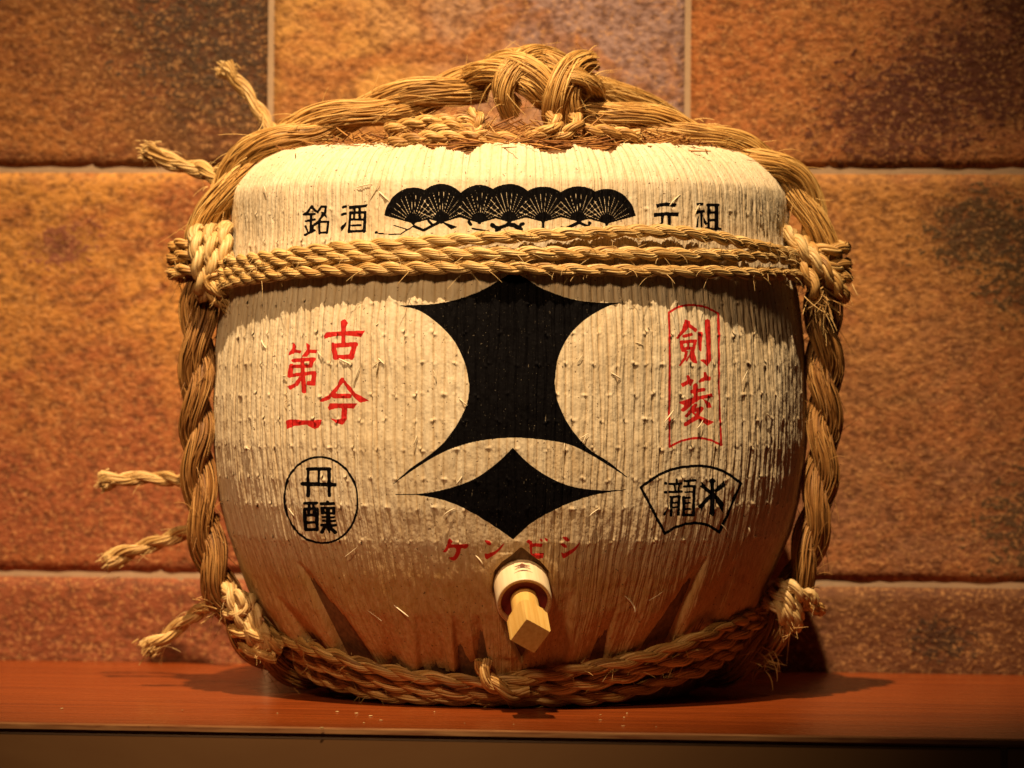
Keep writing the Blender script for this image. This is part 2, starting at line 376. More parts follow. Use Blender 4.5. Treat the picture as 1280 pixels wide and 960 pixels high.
for rw in range(len(UZ) - 1):
    for cl in range(len(UX) - 1):
        p = TILES.get((rw, cl)) or base_set[(rw * 3 + cl * 5) % len(base_set)]
        w, h = UX[cl + 1] - UX[cl] - 0.0068, UZ[rw + 1] - UZ[rw] - 0.0068
        m = mat_tile('slate_tile', *p, seed=rw * 7 + cl + 1)
        nx, nz = 40, max(8, int(40 * h / w))
        gx, gz = np.meshgrid(np.linspace(-w / 2, w / 2, nx), np.linspace(-h / 2, h / 2, nz))
        e = np.minimum(np.minimum(gx + w / 2, w / 2 - gx), np.minimum(gz + h / 2, h / 2 - gz))
        gy = -0.0022 * np.clip(e / 0.006, 0, 1) ** 0.5 + RNG.normal(0, 0.0005, gx.shape)
        V = np.stack([gx, gy, gz], -1).reshape(-1, 3); Q = grid_faces(nz, nx)
        # side walls back into the grout
        ring = np.r_[np.arange(nx), np.arange(1, nz) * nx + nx - 1, (nz - 1) * nx + np.arange(nx - 2, -1, -1), np.arange(nz - 2, 0, -1) * nx]
        back = V[ring].copy(); back[:, 1] = 0.012; n0 = len(V); L = len(ring)
        q2 = np.array([[ring[i], n0 + i, n0 + (i + 1) % L, ring[(i + 1) % L]] for i in range(L)])
        t = np_mesh('tile', np.vstack([V, back]), np.vstack([Q, q2]), m, wall)
        t.location = ((UX[cl] + UX[cl + 1]) / 2, -0.0008, (UZ[rw] + UZ[rw + 1]) / 2)

SFY = -0.454 * math.cos(YAW)                          # shelf front edge
prof_s = [(WY - 0.0035, 0.0), (SFY + 0.004, 0.0), (SFY + 0.0008, -0.0012), (SFY, -0.0042), (SFY + 0.001, -0.0070), (WY - 0.0035, -0.0070)]
V = [(x, y, z) for x in (-1.8, 1.8) for (y, z) in prof_s]; k = len(prof_s)
Fc = [(i, (i + 1) % k, k + (i + 1) % k, k + i) for i in range(k)] + [tuple(range(k))[::-1], tuple(range(k, 2 * k))]
shelf = py_mesh('shelf', V, Fc, M_SHELF); shelf.matrix_world = SETM
shelf['label'] = 'glossy reddish brown wooden shelf under the barrel'; shelf['category'] = 'shelf'
V = [(x, y, z) for x in (-1.8, 1.8) for (y, z) in [(SFY + 0.0030, 0.0006), (SFY - 0.0008, -0.0008), (SFY - 0.0014, -0.0048), (SFY + 0.003, -0.0064), (SFY + 0.003, -0.003)]]
Fc = [(i, (i + 1) % 5, 5 + (i + 1) % 5, 5 + i) for i in range(5)] + [(4, 3, 2, 1, 0), (5, 6, 7, 8, 9)]
py_mesh('edge_strip', V, Fc, M_EDGE, shelf)
cab = bpy.data.objects.new('cabinet', None); COL.objects.link(cab); cab.matrix_world = SETM @ Matrix.Translation((0, 0, -0.62))
cab['label'] = 'plain beige brown cabinet front below the shelf'; cab['category'] = 'cabinet'
CY = SFY + 0.0006
for i, (x0, x1) in enumerate([(-1.5, -0.985), (-0.98, -0.475), (-0.47, 0.485), (0.49, 0.995), (1.0, 1.5)]):
    v, f = box_verts(x0, x1, CY, CY + 0.02, 0.0, 0.62 - 0.0078)
    o = py_mesh('panel', v, f, M_PANEL2 if i == 1 else M_PANEL, cab); bevel(o, 0.002)

# ------------------------------------------------------------------ printed marks, rasterised once into coverage maps over the barrel front
RX0, RY0, RX1, RY1, SS = 350, 222, 940, 722, 4
MW, MH = (RX1 - RX0) * SS, (RY1 - RY0) * SS
BLACK = np.zeros((MH, MW), np.float32); RED = np.zeros((MH, MW), np.float32)
def zone(x0, y0, s): return lambda pts: [(x0 + x / s, y0 + y / s) for x, y in pts]
def _sub(pts, pad):
    a = np.array(pts); x0, y0 = a.min(0) - pad; x1, y1 = a.max(0) + pad
    i0, i1 = max(0, int((x0 - RX0) * SS)), min(MW, int((x1 - RX0) * SS) + 2); j0, j1 = max(0, int((y0 - RY0) * SS)), min(MH, int((y1 - RY0) * SS) + 2)
    X = RX0 + (np.arange(i0, i1) + 0.5) / SS; Y = RY0 + (np.arange(j0, j1) + 0.5) / SS
    return slice(j0, j1), slice(i0, i1), X[None, :], Y[:, None]
def poly(M, pts, v=1.0):
    js, is_, X, Y = _sub(pts, 1); inside = np.zeros((Y.shape[0], X.shape[1]), bool)
    n = len(pts)
    for a in range(n):
        (x1, y1), (x2, y2) = pts[a], pts[(a + 1) % n]
        if y1 == y2: continue
        c = ((Y < y1) != (Y < y2)) & (X < (x2 - x1) * (Y - y1) / (y2 - y1) + x1); inside ^= c
    sub = M[js, is_]; sub[inside] = v
def stroke(M, pts, w, v=1.0, w2=None):
    w2 = w if w2 is None else w2; n = len(pts) - 1
    for a in range(n):
        (x1, y1), (x2, y2) = pts[a], pts[a + 1]; r1 = (w + (w2 - w) * a / n) / 2; r2 = (w + (w2 - w) * (a + 1) / n) / 2
        js, is_, X, Y = _sub([(x1, y1), (x2, y2)], max(r1, r2) + 0.5)
        dx, dy = x2 - x1, y2 - y1; L = dx * dx + dy * dy + 1e-9
        t = np.clip(((X - x1) * dx + (Y - y1) * dy) / L, 0, 1)
        d = np.hypot(X - x1 - t * dx, Y - y1 - t * dy); sub = M[js, is_]; sub[d <= r1 + (r2 - r1) * t] = v
def smoothed(pts, n=60, closed=False): return [tuple(p) for p in catmull(np.array(pts, float), n, closed)]
def draw(M, z, s, polys=(), strokes=()):
    for p in polys: poly(M, z(p))
    for w, *p in strokes: stroke(M, z(p), w / s)
# crest
a7, a8 = zone(450, 200, 3.368), zone(450, 450, 3.368)
top = (smoothed(a7([(645, 470), (585, 508), (500, 555), (400, 590), (300, 608), (158, 614)])) +
       smoothed(a7([(158, 614), (250, 635), (330, 690), (395, 760), (440, 850), (459, 935)]) + a8([(462, 110), (452, 180), (415, 262), (355, 345), (290, 402), (215, 455), (142, 519)]), 120)[1:] +
       smoothed(a8([(142, 521), (250, 446), (330, 399), (400, 368), (500, 341), (640, 327), (780, 337), (880, 356), (960, 393), (1040, 441), (1124, 494)]), 120)[1:] +
       smoothed(a8([(1124, 491), (1045, 428), (970, 380), (920, 330), (870, 260), (832, 175), (819, 100)]) + a7([(819, 935), (835, 830), (880, 740), (950, 670), (1040, 618), (1105, 602)]), 120)[1:] +
       smoothed(a7([(1105, 602), (980, 600), (880, 583), (760, 538), (700, 500), (645, 470)]))[1:])
poly(BLACK, top)
stroke(BLACK, smoothed(a8([(142, 520), (215, 462), (290, 412)]), 20), 1.3)
stroke(BLACK, smoothed(a8([(1124, 493), (1045, 435), (980, 397)]), 20), 1.3)
dia = (smoothed(a8([(643, 368), (580, 430), (490, 495), (390, 535), (270, 561), (150, 565)])) + smoothed(a8([(150, 568), (240, 569), (350, 590), (450, 630), (550, 690), (645, 756)]))[1:] +
       smoothed(a8([(645, 756), (730, 680), (840, 620), (960, 575), (1060, 555), (1118, 548)]))[1:] + smoothed(a8([(1118, 545), (1020, 549), (900, 534), (800, 495), (710, 435), (643, 368)]))[1:])
poly(BLACK, dia)
stroke(BLACK, a8([(150, 566), (255, 566)]), 1.2)
stroke(BLACK, a8([(1118, 547), (1030, 552)]), 1.2)
# fans over pine twigs
fans = [(517.5, 278.7, 37, 44.2), (551.9, 277.5, 38, 47.5), (599.5, 278.0, 38, 46.5), (636.5, 276.8, 40, 46.8), (678.8, 276.6, 40, 43.2), (722.7, 276.2, 40, 43), (757.5, 279.0, 37, 42.7)]
for (cx_, cy_, rx_, ry_) in fans:
    an = np.radians(np.linspace(12, 168, 50)); poly(BLACK, [(cx_, cy_ + 1)] + [(cx_ + rx_ * math.cos(t), cy_ - ry_ * math.sin(t)) for t in an])
for (cx_, cy_, rx_, ry_) in fans:
    for t in np.radians(np.linspace(20, 160, 12)):
        stroke(BLACK, [(cx_ + rx_ * .27 * math.cos(t), cy_ - ry_ * .27 * math.sin(t)), (cx_ + rx_ * .80 * math.cos(t), cy_ - ry_ * .80 * math.sin(t))], 0.64, 0.0)
for (cx_, cy_, rx_, ry_) in fans: stroke(BLACK, [(cx_ - 1, cy_ - 6), (cx_, cy_)], 8, 1.0, 5)
zf = zone(475, 225, 8.0)
draw(BLACK, zf, 8.0, [[(590, 400), (640, 420), (780, 470), (715, 497)]],
     [(14, (345, 460), (215, 545), (100, 547)), (7, (100, 547), (0, 543)), (12, (150, 455), (275, 495)), (30, (350, 465), (440, 505), (600, 420)), (28, (490, 410), (530, 450)), (34, (888, 418), (908, 445)),
      (20, (925, 487), (1090, 515)), (48, (1122, 452), (1132, 458)), (36, (1150, 470), (1190, 480), (1290, 445)), (30, (1160, 508), (1200, 490)), (9, (745, 530), (760, 520)), (8, (870, 522), (915, 510))])
zg = zone(635, 225, 7.758)
draw(BLACK, zg, 7.758, [], [(44, (0, 430), (60, 440), (125, 480)), (36, (128, 430), (145, 425)), (30, (120, 440), (105, 470)), (26, (340, 400), (340, 470)), (20, (322, 472), (362, 476)), (18, (512, 458), (575, 464)), (34, (575, 466), (690, 410)),
      (28, (700, 420), (775, 455)), (30, (785, 415), (790, 420)), (22, (788, 420), (772, 458)), (22, (945, 420), (950, 455)), (12, (900, 466), (970, 456))])
z = zone(370, 245, 11.636)
draw(BLACK, z, 11.636, [[(745, 370), (735, 440), (680, 525), (660, 460)], [(780, 145), (1060, 120), (1035, 165), (785, 195)]],
     [(36, (235, 150), (190, 230), (125, 270)), (40, (235, 155), (300, 220)), (34, (150, 270), (285, 262)), (34, (155, 368), (285, 342)), (32, (228, 265), (228, 510)), (32, (152, 440), (180, 510)), (40, (145, 570), (280, 502)),
      (34, (385, 155), (325, 240)), (34, (380, 158), (450, 155)), (38, (450, 158), (430, 240), (345, 365), (270, 430)), (30, (262, 430), (258, 490)), (30, (395, 245), (450, 305)),
      (36, (347, 388), (352, 545)), (34, (350, 378), (485, 374)), (38, (480, 380), (460, 540)), (34, (355, 540), (462, 530)),
      (40, (695, 165), (738, 152)), (40, (682, 275), (732, 256)), (40, (803, 245), (790, 530)), (44, (1018, 240), (1008, 522)), (44, (800, 247), (1022, 238)), (34, (805, 345), (1005, 345)), (34, (835, 432), (955, 426)), (42, (795, 522), (1012, 508)),
      (38, (868, 165), (857, 340)), (36, (937, 165), (942, 340)), (14, (1185, 545), (1290, 550)), (36, (1178, 540), (1190, 528))])
z = zone(805, 245, 11.636)
draw(BLACK, z, 11.636, [[(155, 120), (300, 93), (460, 108), (437, 166), (300, 150), (190, 165), (178, 192)], [(125, 250), (300, 235), (492, 243), (480, 302), (300, 287), (132, 310)], [(230, 285), (277, 285), (267, 390), (237, 440), (178, 440), (225, 390)],
      [(322, 280), (378, 280), (376, 440), (330, 440)], [(745, 103), (850, 98), (846, 142), (748, 144)], [(735, 212), (870, 202), (878, 240), (790, 256), (735, 272)], [(757, 290), (777, 300), (768, 460), (722, 460), (738, 380)], [(838, 268), (872, 330), (908, 400), (886, 432), (858, 390)]],
     [(38, (820, 240), (820, 470)), (42, (925, 135), (930, 480)), (54, (1045, 135), (1045, 480)), (46, (915, 132), (1062, 130)), (40, (935, 240), (1040, 240)), (40, (935, 355), (1040, 350)), (36, (888, 474), (1000, 484), (1098, 480))])
z = zone(345, 390, 6.192)
draw(RED, z, 6.192, [[(513, 75), (540, 56), (567, 85), (552, 120), (547, 245), (518, 245)], [(378, 188), (400, 160), (540, 150), (704, 146), (672, 196), (540, 182), (420, 197), (385, 212)],
      smoothed([(508, 512), (532, 528), (482, 605), (420, 672), (360, 697), (342, 682), (400, 650), (460, 590)], 40, True), [(505, 515), (530, 520), (565, 560), (622, 630), (722, 686), (650, 702), (598, 652), (538, 572)],
      [(415, 708), (633, 708), (600, 748), (480, 742), (410, 762), (402, 740)], [(512, 735), (552, 735), (547, 830), (515, 872), (470, 862), (418, 820), (470, 835), (507, 825)],
      [(135, 238), (167, 270), (152, 290), (202, 300), (190, 322), (150, 314), (110, 337), (98, 327), (130, 285)], [(238, 238), (272, 260), (264, 290), (327, 295), (312, 320), (270, 317), (240, 347), (208, 347), (245, 290)],
      [(185, 500), (212, 510), (172, 572), (115, 603), (97, 577), (150, 550)], [(80, 840), (120, 831), (230, 838), (357, 834), (332, 896), (300, 907), (240, 872), (150, 882), (95, 907), (82, 890)]],
     [(36, (450, 255), (470, 355)), (34, (450, 262), (628, 252)), (40, (618, 255), (592, 352)), (34, (465, 352), (600, 346)), (36, (455, 650), (570, 650)),
      (30, (138, 376), (296, 366)), (30, (290, 370), (277, 418)), (26, (120, 420), (278, 420)), (30, (124, 415), (112, 495)), (28, (115, 492), (305, 470)), (34, (303, 475), (293, 555), (260, 552)), (34, (207, 368), (222, 612))])
z = zone(345, 560, 7.383)
ell = [(412 + 3 + 337 * math.cos(t) + 14 * math.sin(t) * 0.9, 482 + 398 * math.sin(t)) for t in np.linspace(0, 2 * math.pi, 90)]
draw(BLACK, z, 7.383, [], [(21, *ell), (32, (297, 195), (297, 440)), (32, (488, 195), (493, 440)), (34, (292, 194), (490, 194)), (30, (395, 195), (395, 325)), (38, (245, 330), (540, 340)),
      (28, (265, 508), (375, 508)), (24, (305, 515), (300, 600)), (24, (345, 515), (348, 600)), (34, (262, 570), (270, 752)), (34, (376, 568), (378, 752)), (28, (265, 562), (375, 560)), (26, (265, 622), (378, 620)), (26, (268, 690), (378, 688)), (30, (270, 755), (378, 755)),
      (28, (475, 495), (475, 515)), (30, (415, 514), (532, 514)), (26, (422, 553), (535, 553)), (30, (426, 555), (432, 600)), (30, (533, 555), (530, 605)), (22, (425, 600), (535, 602)), (22, (428, 637), (532, 640)), (24, (425, 672), (538, 674)), (27, (415, 713), (545, 715)), (48, (480, 570), (480, 715)),
      (34, (450, 718), (420, 778)), (36, (485, 722), (542, 780)), (26, (470, 740), (488, 776))])
z = zone(815, 370, 4.927)
draw(RED, z, 4.927, [[(195, 145), (232, 155), (227, 185), (192, 225), (150, 268), (137, 262), (175, 210)], [(223, 170), (272, 205), (264, 226), (223, 195)], [(193, 335), (216, 340), (207, 380), (172, 432), (157, 430), (190, 380)],
      [(235, 335), (256, 340), (272, 417), (250, 412), (225, 377), (206, 407), (199, 400), (225, 360)], [(274, 220), (304, 222), (304, 342), (284, 330)], [(322, 150), (340, 141), (360, 155), (361, 400), (340, 436), (297, 395), (310, 389), (330, 395), (328, 300)],
      [(205, 490), (223, 486), (230, 510), (257, 515), (241, 552), (225, 554), (222, 540), (185, 563), (177, 540), (210, 520)], [(314, 469), (331, 469), (336, 490), (363, 500), (356, 521), (325, 521), (290, 538), (281, 525), (315, 500)],
      [(159, 655), (230, 630), (371, 599), (377, 622), (300, 636), (240, 656), (195, 692), (182, 702), (195, 672)], [(310, 633), (362, 658), (367, 686), (340, 692)], [(238, 710), (330, 755), (382, 775), (345, 799), (290, 767)]],
     [(13, *smoothed([(97, 105), (150, 72), (230, 57), (320, 68), (408, 108)], 30)), (13, (97, 105), (102, 500), (108, 930)), (13, (408, 108), (412, 500), (428, 918)), (13, *smoothed([(108, 930), (180, 893), (270, 875), (350, 885), (428, 918)], 30)),
      (20, (188, 250), (238, 237)), (18, (172, 287), (185, 338)), (20, (170, 286), (262, 277)), (18, (260, 280), (250, 332)), (17, (185, 325), (252, 322)), (15, (215, 282), (215, 322)),
      (28, (266, 552), (270, 640)), (23, (240, 590), (316, 577)), (20, (252, 652), (190, 702)), (22, (268, 672), (210, 738)), (22, (228, 714), (303, 692)), (27, (303, 694), (270, 750), (205, 790))])
z = zone(790, 570, 8.533)
draw(BLACK, z, 8.533, [[(380, 465), (390, 540), (345, 642), (323, 620), (370, 560)], [(855, 226), (887, 265), (868, 290), (868, 590), (882, 605), (848, 642), (813, 605), (828, 590), (828, 290), (810, 265)],
      [(733, 270), (757, 290), (832, 368), (832, 412), (718, 320), (742, 310)], [(977, 252), (972, 285), (997, 305), (880, 402), (866, 360), (930, 300)], [(830, 402), (830, 452), (747, 557), (715, 637), (730, 562), (693, 540)], [(866, 388), (895, 410), (983, 525), (962, 530), (967, 612), (930, 570), (866, 440)]],
     [(30, (95, 335), (350, 830)), (30, *smoothed([(95, 335), (250, 225), (420, 145), (600, 112), (760, 108), (880, 130), (1010, 185), (1155, 290)], 40)), (30, (1155, 290), (920, 810)), (30, *smoothed([(350, 830), (450, 765), (560, 728), (680, 715), (800, 735), (920, 810)], 40)),
      (34, (352, 290), (358, 290)), (34, (352, 386), (358, 386)), (24, (475, 250), (475, 290)), (27, (403, 300), (527, 293)), (21, (450, 310), (460, 365)), (21, (502, 310), (492, 365)), (30, (400, 385), (526, 379)), (29, (420, 438), (412, 632)), (29, (505, 433), (491, 625)), (27, (410, 436), (512, 431)), (22, (430, 497), (500, 495)), (22, (428, 546), (498, 544)),
      (29, (558, 266), (672, 259)), (26, (602, 270), (600, 310)), (27, (553, 326), (665, 319)), (33, (660, 322), (650, 625)), (21, (562, 385), (640, 381)), (33, (546, 440), (545, 622)), (23, (548, 446), (618, 444)), (21, (548, 502), (618, 500)), (23, (548, 566), (618, 564)), (31, (540, 628), (655, 628))])
z = zone(540, 660, 6.4)
draw(RED, z, 6.4, [smoothed(p, 70, True) for p in ([(135, 85), (165, 105), (157, 130), (220, 128), (290, 130), (275, 165), (235, 162), (225, 200), (200, 245), (170, 262), (135, 240), (175, 225), (195, 165), (140, 160), (115, 190), (88, 188), (115, 150)],
      [(420, 98), (460, 105), (475, 130), (455, 140)], [(576, 122), (555, 165), (510, 205), (445, 248), (425, 235), (422, 205), (450, 205), (520, 175)])] +
     [[(752, 110), (775, 94), (802, 105), (802, 124), (886, 121), (880, 151), (802, 151), (802, 205), (896, 200), (890, 236), (850, 246), (800, 231), (785, 200), (778, 130)], [(859, 90), (875, 81), (887, 105), (872, 109)], [(899, 77), (926, 85), (923, 109), (908, 100)]] +
     [smoothed(p, 40, True) for p in ([(1045, 72), (1080, 72), (1100, 95), (1090, 108), (1065, 100)], [(1025, 125), (1060, 125), (1080, 150), (1060, 158)], [(1187, 106), (1165, 150), (1120, 200), (1055, 240), (1040, 225), (1035, 195), (1060, 200), (1130, 160)])])
def blur(M):
    for ax in (0, 1): M = (np.roll(M, 1, ax) + 2 * M + np.roll(M, -1, ax)) / 4
    for ax in (0, 1): M = (np.roll(M, 1, ax) + M + np.roll(M, -1, ax)) / 3
    return M
BLACK, RED = blur(BLACK), blur(RED)
def sample(M, px, py):
    x = np.clip((px - RX0) * SS - 0.5, 0, MW - 2.001); y = np.clip((py - RY0) * SS - 0.5, 0, MH - 2.001)
    i, j = x.astype(int), y.astype(int); fx, fy = x - i, y - j
    return (M[j, i] * (1 - fx) + M[j, i + 1] * fx) * (1 - fy) + (M[j + 1, i] * (1 - fx) + M[j + 1, i + 1] * fx) * fy

# ------------------------------------------------------------------ the barrel
barrel = bpy.data.objects.new('sake_barrel', None); COL.objects.link(barrel)
barrel['label'] = 'round sake barrel wrapped in whitewashed straw matting with black crest, bound with twisted straw rope'; barrel['category'] = 'barrel'

# woven backing behind the straw bundles, down to the foot
sb = np.linspace(0, S_END, 70); rb, zb, nrb, nzb = prof(sb)
rb = np.r_[0.0005, 0.12, rb - 0.006 * nrb, 0.186, 0.182, 0.001]; zb = np.r_[0.545, 0.545, zb - 0.006 * nzb, 0.006, 0.0015, 0.0015]
th = np.linspace(0, 2 * np.pi, 128, endpoint=False)
V = np.stack([rb[:, None] * np.sin(th), -rb[:, None] * np.cos(th), np.repeat(zb[:, None], 128, 1)], -1)
wrap = np_mesh('straw_mat', V.reshape(-1, 3), grid_faces(len(rb), 128, True), M_DARK, barrel)
wrap['label'] = 'whitewashed straw matting printed with black and red marks'

NRIB = 196
wd = RNG.uniform(0.70, 1.30, NRIB); bounds = np.r_[0, np.cumsum(wd)] / wd.sum() * 2 * np.pi - np.pi
WEFT = np.array([0.477, 0.447, 0.418, 0.388, 0.358, 0.3297, 0.3005, 0.2766, 0.2497, 0.2212, 0.1943, 0.162])
NROW_F, NROW_B = 560, 90
wob_ctrl = RNG.uniform(-1, 1, (NRIB, 18))
def wob(i, t):
    i %= NRIB; c = wob_ctrl[i]; x = t * 15.999 + 1; k = np.clip(x.astype(int), 1, 16); f = x - k; f = f * f * (3 - 2 * f)
    return (c[k] * (1 - f) + c[np.minimum(k + 1, 17)] * f) * 0.15 * (2 * np.pi / NRIB)
def value_noise(x, y, seed):
    xi, yi = np.floor(x).astype(np.int64), np.floor(y).astype(np.int64); fx, fy = x - xi, y - yi; fx = fx * fx * (3 - 2 * fx); fy = fy * fy * (3 - 2 * fy)
    def h(a, b):
        v = (a * 374761393 + b * 668265263 + seed * 982451653) & 0x7fffffff; v = ((v ^ (v >> 13)) * 1274126177) & 0x7fffffff
        return ((v ^ (v >> 16)) & 0xffff) / 65535.0 * 2 - 1
    return (h(xi, yi) * (1 - fx) + h(xi + 1, yi) * fx) * (1 - fy) + (h(xi, yi + 1) * (1 - fx) + h(xi + 1, yi + 1) * fx) * fy
# ragged upper edge of the mat (radius where it stops), by azimuth
SCX = [(-1.7, 0.230), (-1.0, 0.236), (-0.70, 0.240), (-0.54, 0.242), (-0.47, 0.256), (-0.42, 0.257), (-0.36, 0.250), (-0.29, 0.264), (-0.25, 0.258), (-0.215, 0.262), (-0.15, 0.2685), (-0.10, 0.252), (-0.02, 0.247), (0.06, 0.252), (0.13, 0.266), (0.19, 0.2675), (0.25, 0.255), (0.32, 0.260), (0.38, 0.266), (0.45, 0.252), (0.6, 0.246), (0.9, 0.238), (1.7, 0.230)]
SCX = [(a_, max(0.2185, r_ - 0.011)) for a_, r_ in SCX]
PLEATS = [  # fold lines on the lower mat: photo pixels top and bottom, depth in m, width in pixels, side of the overlap
    (370, 702, 430, 815, 0.015, 7, 1), (884, 695, 832, 806, 0.013, 7, -1), (566, 770, 574, 840, 0.008, 6, 1), (598, 770, 610, 842, 0.012, 6, -1), (345, 745, 392, 812, 0.007, 7, 1), (520, 770, 528, 842, 0.005, 9, 1),
    (715, 740, 700, 835, 0.006, 9, -1), (770, 760, 752, 830, 0.005, 9, -1), (920, 700, 880, 790, 0.007, 8, -1), (478, 760, 490, 835, 0.004, 10, 1)]
def bundle(i):
    mid = (bounds[i] + bounds[i + 1]) / 2
    front = abs(mid) < 1.72
    nu, nr = (13, NROW_F) if front else (5, NROW_B)
    rt = np.interp(mid, *zip(*SCX)) + 0.0014 * RNG.uniform(-1, 1)
    s0 = float(np.interp(rt, _r[:700], _ss[:700])); s1 = S_END - RNG.uniform(0.0, 0.010) - 0.010
    # rows: denser through the printed field
    sg = np.linspace(s0, s1, 800); rr_, zz_, _, _ = prof(sg)
    dens = np.where((zz_ < 0.515) & (zz_ > 0.145), 1.0, 0.55); cum = np.cumsum(dens); cum = (cum - cum[0]) / (cum[-1] - cum[0])
    s = np.interp(np.linspace(0, 1, nr), cum, sg); t = s / S_END
    r, zc, nr_, nz_ = prof(s)
    u = np.linspace(0, 1, nu)
    def edge_s(th_): return np.interp(np.interp(th_, *zip(*SCX)), _r[:700], _ss[:700])
    shift = (edge_s(bounds[i] + (bounds[i + 1] - bounds[i]) * u) - edge_s(mid) + 0.0022 * RNG.uniform(-1, 1, nu))[None, :] * (np.clip(1 - (s - s0) / 0.035, 0, 1) ** 1.5)[:, None]
    ta, tb = bounds[i] + wob(i, t), bounds[i + 1] + wob(i + 1, t)
    TH = ta[:, None] + (tb - ta)[:, None] * u[None, :]
    Srow = s[:, None] + shift; R, Zc, NRM, NZM = prof(Srow); U = np.repeat(u[None, :], nr, 0)
    env = np.interp(zc, [0.0, 0.10, 0.15, 0.19, 0.40, 0.45, 0.50, 0.53, 0.56], [0.35, 0.40, 0.55, 0.95, 1.0, 0.62, 0.6, 0.75, 1.0])
    amp = (0.00150 * env * (0.9 + 0.22 * smooth_noise(nr, 14)) * RNG.uniform(0.75, 1.2))[:, None]
    p = 1 - np.abs(2 * U - 1) ** 2.4
    h = amp * p
    h += 0.00020 * np.sin(2 * np.pi * (RNG.integers(2, 5) * U + RNG.uniform(0, 1) + 0.6 * smooth_noise(nr, 9)[:, None])) * (0.4 + p)
    arc = TH * 0.29
    h += 0.00028 * value_noise(arc / 0.0016, Srow / 0.020, 3) + 0.00042 * value_noise(arc / 0.004, Srow / 0.009, 5) + 0.00016 * value_noise(arc / 0.0011, Srow / 0.0022, 8)
    for k, zk in enumerate(WEFT):
        g = np.exp(-((Zc - zk - 0.0024 * RNG.uniform(-1, 1)) / (0.0012 + 0.0008 * ((i * 31 + k * 17) % 11) / 11)) ** 2)
        for side in (0, 1):
            pr = ((i + side) * 7919 + k * 104729) % 97 / 97.0        # shared by both neighbours
            e = np.clip(1 - np.abs(U - side) / 0.50, 0, 1) ** 1.2
            h += g * e * (0.0021 * pr * pr if pr > 0.30 else 0.0001) * np.interp(zk, [0.16, 0.2, 0.4, 0.5], [0.8, 1, 1, 0.6])
        h -= g * p * amp * 0.12
    # slow swelling of the mat and slack waves towards the foot
    h += 0.0018 * value_noise(TH * 2.2 + 9, Zc / 0.09, 21) + 0.0007 * value_noise(TH * 9, Zc / 0.05, 22)
    lowf = np.clip((0.165 - Zc) / 0.12, 0, 1)
    h += lowf * (0.0045 * value_noise(TH * 7 + 3, Zc / 0.16, 31) + 0.0022 * value_noise(TH * 17, Zc / 0.11, 32))
    PX = 640 + F * (R * np.sin(TH) - CX) / (DC - R * np.cos(TH)); PY = 480 - F * (Zc - CH) / (DC - R * np.cos(TH))
    vis = np.cos(TH) > 0.02
    if front:
        for (x1, y1, x2, y2, dep, w, sd) in PLEATS:
            f = np.clip((PY - y1) / (y2 - y1), 0, 1.4); d = (PX - (x1 + (x2 - x1) * f)) * sd
            ww = w * (0.35 + 0.9 * f)
            shape = np.where(d > 0, np.exp(-(d / (ww * 2.6)) ** 2), np.exp(-(d / (ww * 0.45)) ** 2))
            h -= np.where((PY > y1) & vis, 1.3 * dep * np.clip(f, 0, 1) ** 0.8 * shape, 0)
            h += np.where((PY > y1) & vis, 0.30 * dep * np.clip(f, 0, 1) * np.exp(-((d + ww * 1.4) / (ww * 1.2)) ** 2), 0)
        # slit where the tap was driven through the mat
        hw = np.interp(PY, [682, 690, 702, 716, 740, 790, 830], [0, 7, 24, 36, 38, 22, 0])
        slit = np.clip((hw - np.abs(PX - 652)) / 7.0, 0, 1) * np.clip((PY - 684) / 6, 0, 1) * (PY < 830) * vis
        h -= 0.022 * slit
        h += 0.0012 * np.exp(-((np.abs(PX - 652) - hw - 9) / 9.0) ** 2) * ((PY > 692) & (PY < 820) & vis)
    # the cut edge at the top turns down into the barrel
    edge = np.clip(1 - (s[:, None] - s0 + 0 * U) / 0.006, 0, 1)
    h -= 0.009 * edge ** 2
    nrm, nzm = NRM, NZM
    RR = R + h * nrm; ZZ = Zc + h * nzm
    V = np.stack([RR * np.sin(TH), -RR * np.cos(TH), ZZ], -1).reshape(-1, 3)
    jit = 0.003 * RNG.uniform(-1, 1) + 0.004 * value_noise(TH * 6, Zc * 0, 40)
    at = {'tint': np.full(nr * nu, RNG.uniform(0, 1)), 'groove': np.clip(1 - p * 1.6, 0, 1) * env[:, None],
          'bare_shade': 0.20 * np.clip((0.1955 + jit - Zc) / 0.006, 0, 1) + 0.36 * np.clip((0.1635 + jit - Zc) / 0.007, 0, 1) + 0.50 * np.clip((0.152 - Zc) / 0.03, 0, 1)}
    if front:
        inr = vis & (PX > RX0) & (PX < RX1) & (PY > RY0) & (PY < RY1)
        at['ink_black'] = np.where(inr, sample(BLACK, PX, PY), 0); at['ink_red'] = np.where(inr, sample(RED, PX, PY), 0)
    else:
        at['ink_black'] = np.zeros((nr, nu)); at['ink_red'] = np.zeros((nr, nu))
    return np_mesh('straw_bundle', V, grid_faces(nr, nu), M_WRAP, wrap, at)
for i in range(NRIB): bundle(i)

